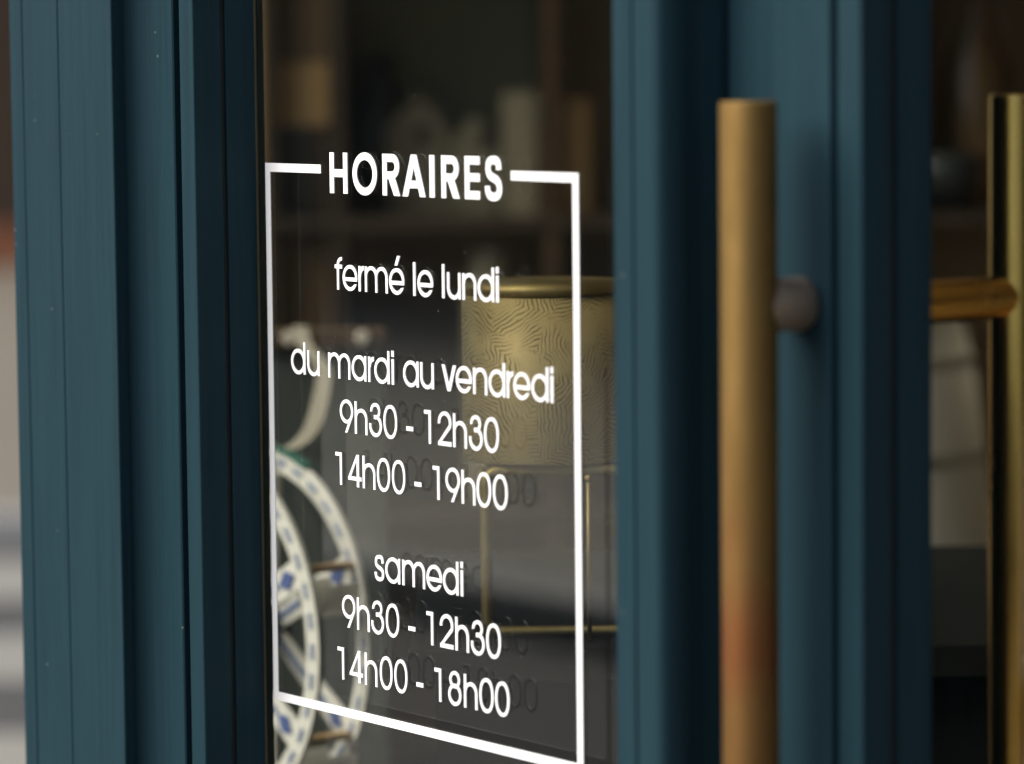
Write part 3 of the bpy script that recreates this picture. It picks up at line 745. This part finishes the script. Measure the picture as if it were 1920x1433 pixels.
# ------------------------------------------------------------------ bookcase at the back with boxes and small houses
BD = 5.2
bk = thing('bookcase', 'dark wooden bookcase with open compartments at the back of the shop', 'bookcase', vw(0, BD, 0.02), VR)
obj('back_panel', BX(-0.375, 0.95, 0.28, 0.30, 0.0, 2.0), WOOD_BACK, bk, True)
for x in (-0.345, -0.250, 0.048, 0.30, 0.555, 0.93):
    obj('divider', BX(x, x + 0.018, 0.0, 0.278, 0.0, 2.0), WOOD_MID if x > 0 and x < .1 else WOOD_DARK, bk, True)
for z in (0.05, 0.45, 0.85, 1.262, 1.68, 2.002):
    obj('shelf', BX(-0.345, 0.948, -0.004, 0.278, z, z + 0.018), WOOD_DARK, bk, True)
BK = vw(0, BD, 0.02); BROT = Matrix.Rotation(VR, 4, 'Z')
def on_shelf(name, bm, m, x, y, z, label, cat, group=None, turn=0.0):
    """a single-mesh thing standing in the bookcase at bookcase coordinates"""
    o = obj(name, bm, m, None)
    q = BROT @ Vector((x, y, z)) + Vector(BK)
    o.location = q; o.rotation_euler = (0, 0, VR + turn)
    return tag(o, label, cat, group)
on_shelf('board', BX(-0.134, 0.134, 0, 0.01, 0, 0.345), OLIVE, -0.094, 0.21, 1.2805, 'dark olive board leaning at the back of the middle bookcase compartment', 'board')
on_shelf('card', BX(-0.024, 0.024, 0, 0.006, 0, 0.172), CREAM, 0.013, 0.06, 1.2805, 'pale card standing at the right of the small houses', 'card')
def house(x, w, h, label, holes):
    t = thing('model_house', label, 'ornament', BROT @ Vector((x, 0.09, 1.2805)) + Vector(BK), VR, 'model houses on the shelf')
    bm = bmesh.new(); hw = w / 2
    pr = [(-hw, 0), (hw, 0), (hw, h * .72), (0, h), (-hw, h * .72)]
    a = [bm.verts.new((px, 0, pz)) for px, pz in pr]; b_ = [bm.verts.new((px, 0.05, pz)) for px, pz in pr]
    bm.faces.new(a); bm.faces.new(b_[::-1])
    for i in range(5): bm.faces.new((a[i], b_[i], b_[(i + 1) % 5], a[(i + 1) % 5]))
    obj('body', bm, CREAM, t, True)
    for hx_, hz in holes:
        obj('window', BX(hx_ - .009, hx_ + .009, -0.0015, 0.004, hz - .013, hz + .013), DARKV, t, True)
house(-0.132, 0.085, 0.172, 'taller pale model house with a dark window left of its twin', ((0.012, 0.112),))
house(-0.052, 0.066, 0.140, 'shorter pale model house with a dark window on its right', ((0.018, 0.105),))
bm = bmesh.new(); add_lathe(bm, (0, 0, 0), [(0, 0), (.03, 0), (.045, .05), (.05, .11), (.035, .17), (.018, .20), (.022, .225), (.018, .226), (.014, .2)], 32)
on_shelf('vase', bm, DARKV, -0.185, 0.15, 1.2805, 'black glazed vase behind the taller model house', 'vase')
on_shelf('storage_box', BX(-0.036, 0.036, 0, 0.12, 0, 0.165, bev=0.002), BOXBROWN, -0.290, 0.03, 1.4975, 'brown box stacked on the tan box in the left compartment', 'box', 'boxes in the bookcase')
on_shelf('storage_box', BX(-0.038, 0.038, 0, 0.20, 0, 0.385, bev=0.002), BOXBROWN, -0.290, 0.03, 0.8685, 'tall brown box under the shelf with the tan box', 'box', 'boxes in the bookcase')
bm = BX(-0.037, 0.037, 0, 0.12, 0, 0.128, bev=0.002); on_shelf('storage_box', bm, WOOD_DARK, -0.290, 0.03, 1.2805, 'dark box under the tan box in the left compartment', 'box', 'boxes in the bookcase')
bm = BX(-0.036, 0.036, 0, 0.12, 0, 0.088, bev=0.002); on_shelf('storage_box', bm, TAN, -0.290, 0.03, 1.4088, 'tan box stacked on the dark box in the left compartment', 'box', 'boxes in the bookcase')
bm = BX(-0.020, 0.020, 0, 0.10, 0, 0.16, bev=0.002); on_shelf('storage_box', bm, TAN, 0.092, 0.03, 1.2805, 'narrow tan box beside the brown divider', 'box', 'boxes in the bookcase')
bm = bmesh.new(); add_lathe(bm, (0, 0, 0), [(0, 0), (.03, 0), (.036, .02), (.036, .30), (.026, .34), (.028, .365), (0, .365)], 32)
on_shelf('jar', bm, CREAM, -0.03, 0.06, 0.8685, 'tall cream jar under the shelf of small houses', 'jar')
bm = bmesh.new(); add_lathe(bm, (0, 0, 0), [(0, 0), (.04, 0), (.05, .08), (.045, .2), (.02, .26), (.018, .33), (.022, .34), (0, .34)], 32)
on_shelf('bottle', bm, AMBER, 0.665, 0.08, 1.2805, 'tall amber bottle in the bookcase seen through the door glass', 'bottle')
bm = bmesh.new(); add_lathe(bm, (0, 0, 0), [(0, 0), (.025, 0), (.05, .04), (.056, .08), (.052, .08), (.045, .045), (0, .01)], 32)
on_shelf('bowl', bm, GREYG, 0.61, 0.05, 1.2805, 'small grey bowl in the bookcase seen through the door glass', 'bowl')
for k, (x, w, h, m_) in enumerate(((0.105, 0.05, 0.26, WOOD_MID), (0.17, 0.06, 0.30, DARKV), (0.245, 0.05, 0.22, OLIVE))):
    on_shelf('storage_box', BX(-w / 2, w / 2, 0, 0.14, 0, h, bev=0.002), m_, x, 0.04, 0.8685,
             ('brown box on the middle shelf right of the cream jar', 'black box between the brown and the olive boxes', 'olive box at the right end of its row')[k], 'box', 'boxes in the bookcase')

# ------------------------------------------------------------------ lamp seen through the door glass
lamp = thing('table_lamp', 'unlit lamp with tapered linen shade standing behind the door glass', 'lamp', vw(0.455, 4.5, 0.62), VR)
bm = bmesh.new(); SH = [(0.140, 0.270), (0.136, 0.30), (0.1355, 0.304), (0.122, 0.415), (0.1215, 0.42), (0.106, 0.53), (0.1055, 0.535), (0.088, 0.60)]
add_lathe(bm, (0, 0, 0), SH, 64); bmesh.ops.solidify(bm, geom=list(bm.faces), thickness=0.002)
obj('lamp_shade', bm, LINEN, lamp, True)
for r_, z_ in ((0.1368, 0.302), (0.1228, 0.4175), (0.1068, 0.5325)):
    bm = bmesh.new(); add_lathe(bm, (0, 0, 0), [(r_ + .001, z_ - .008), (r_, z_ + .008)], 64); bmesh.ops.solidify(bm, geom=list(bm.faces), thickness=-0.0012)
    obj('trim_band', bm, LINEN, lamp, True)
bm = bmesh.new(); add_lathe(bm, (0, 0, 0), [(0, 0), (.09, 0), (.095, .012), (.07, .03), (.05, .10), (.06, .17), (.04, .25), (.015, .28), (.012, .5), (0, .5)], 40)
obj('base', bm, DARKV, lamp, True)
tb = thing('side_table', 'dark side table under the linen lamp', 'table', vw(0.455, 4.5, 0.02), VR)
obj('top', BX(-0.2, 0.2, -0.2, 0.2, 0.575, 0.599, bev=0.003), CHARCOAL, tb, True)
for sx_ in (-1, 1):
    for sy_ in (-1, 1):
        obj('leg', BX(sx_ * .17 - .02, sx_ * .17 + .02, sy_ * .17 - .02, sy_ * .17 + .02, 0, 0.574), CHARCOAL, tb, True)
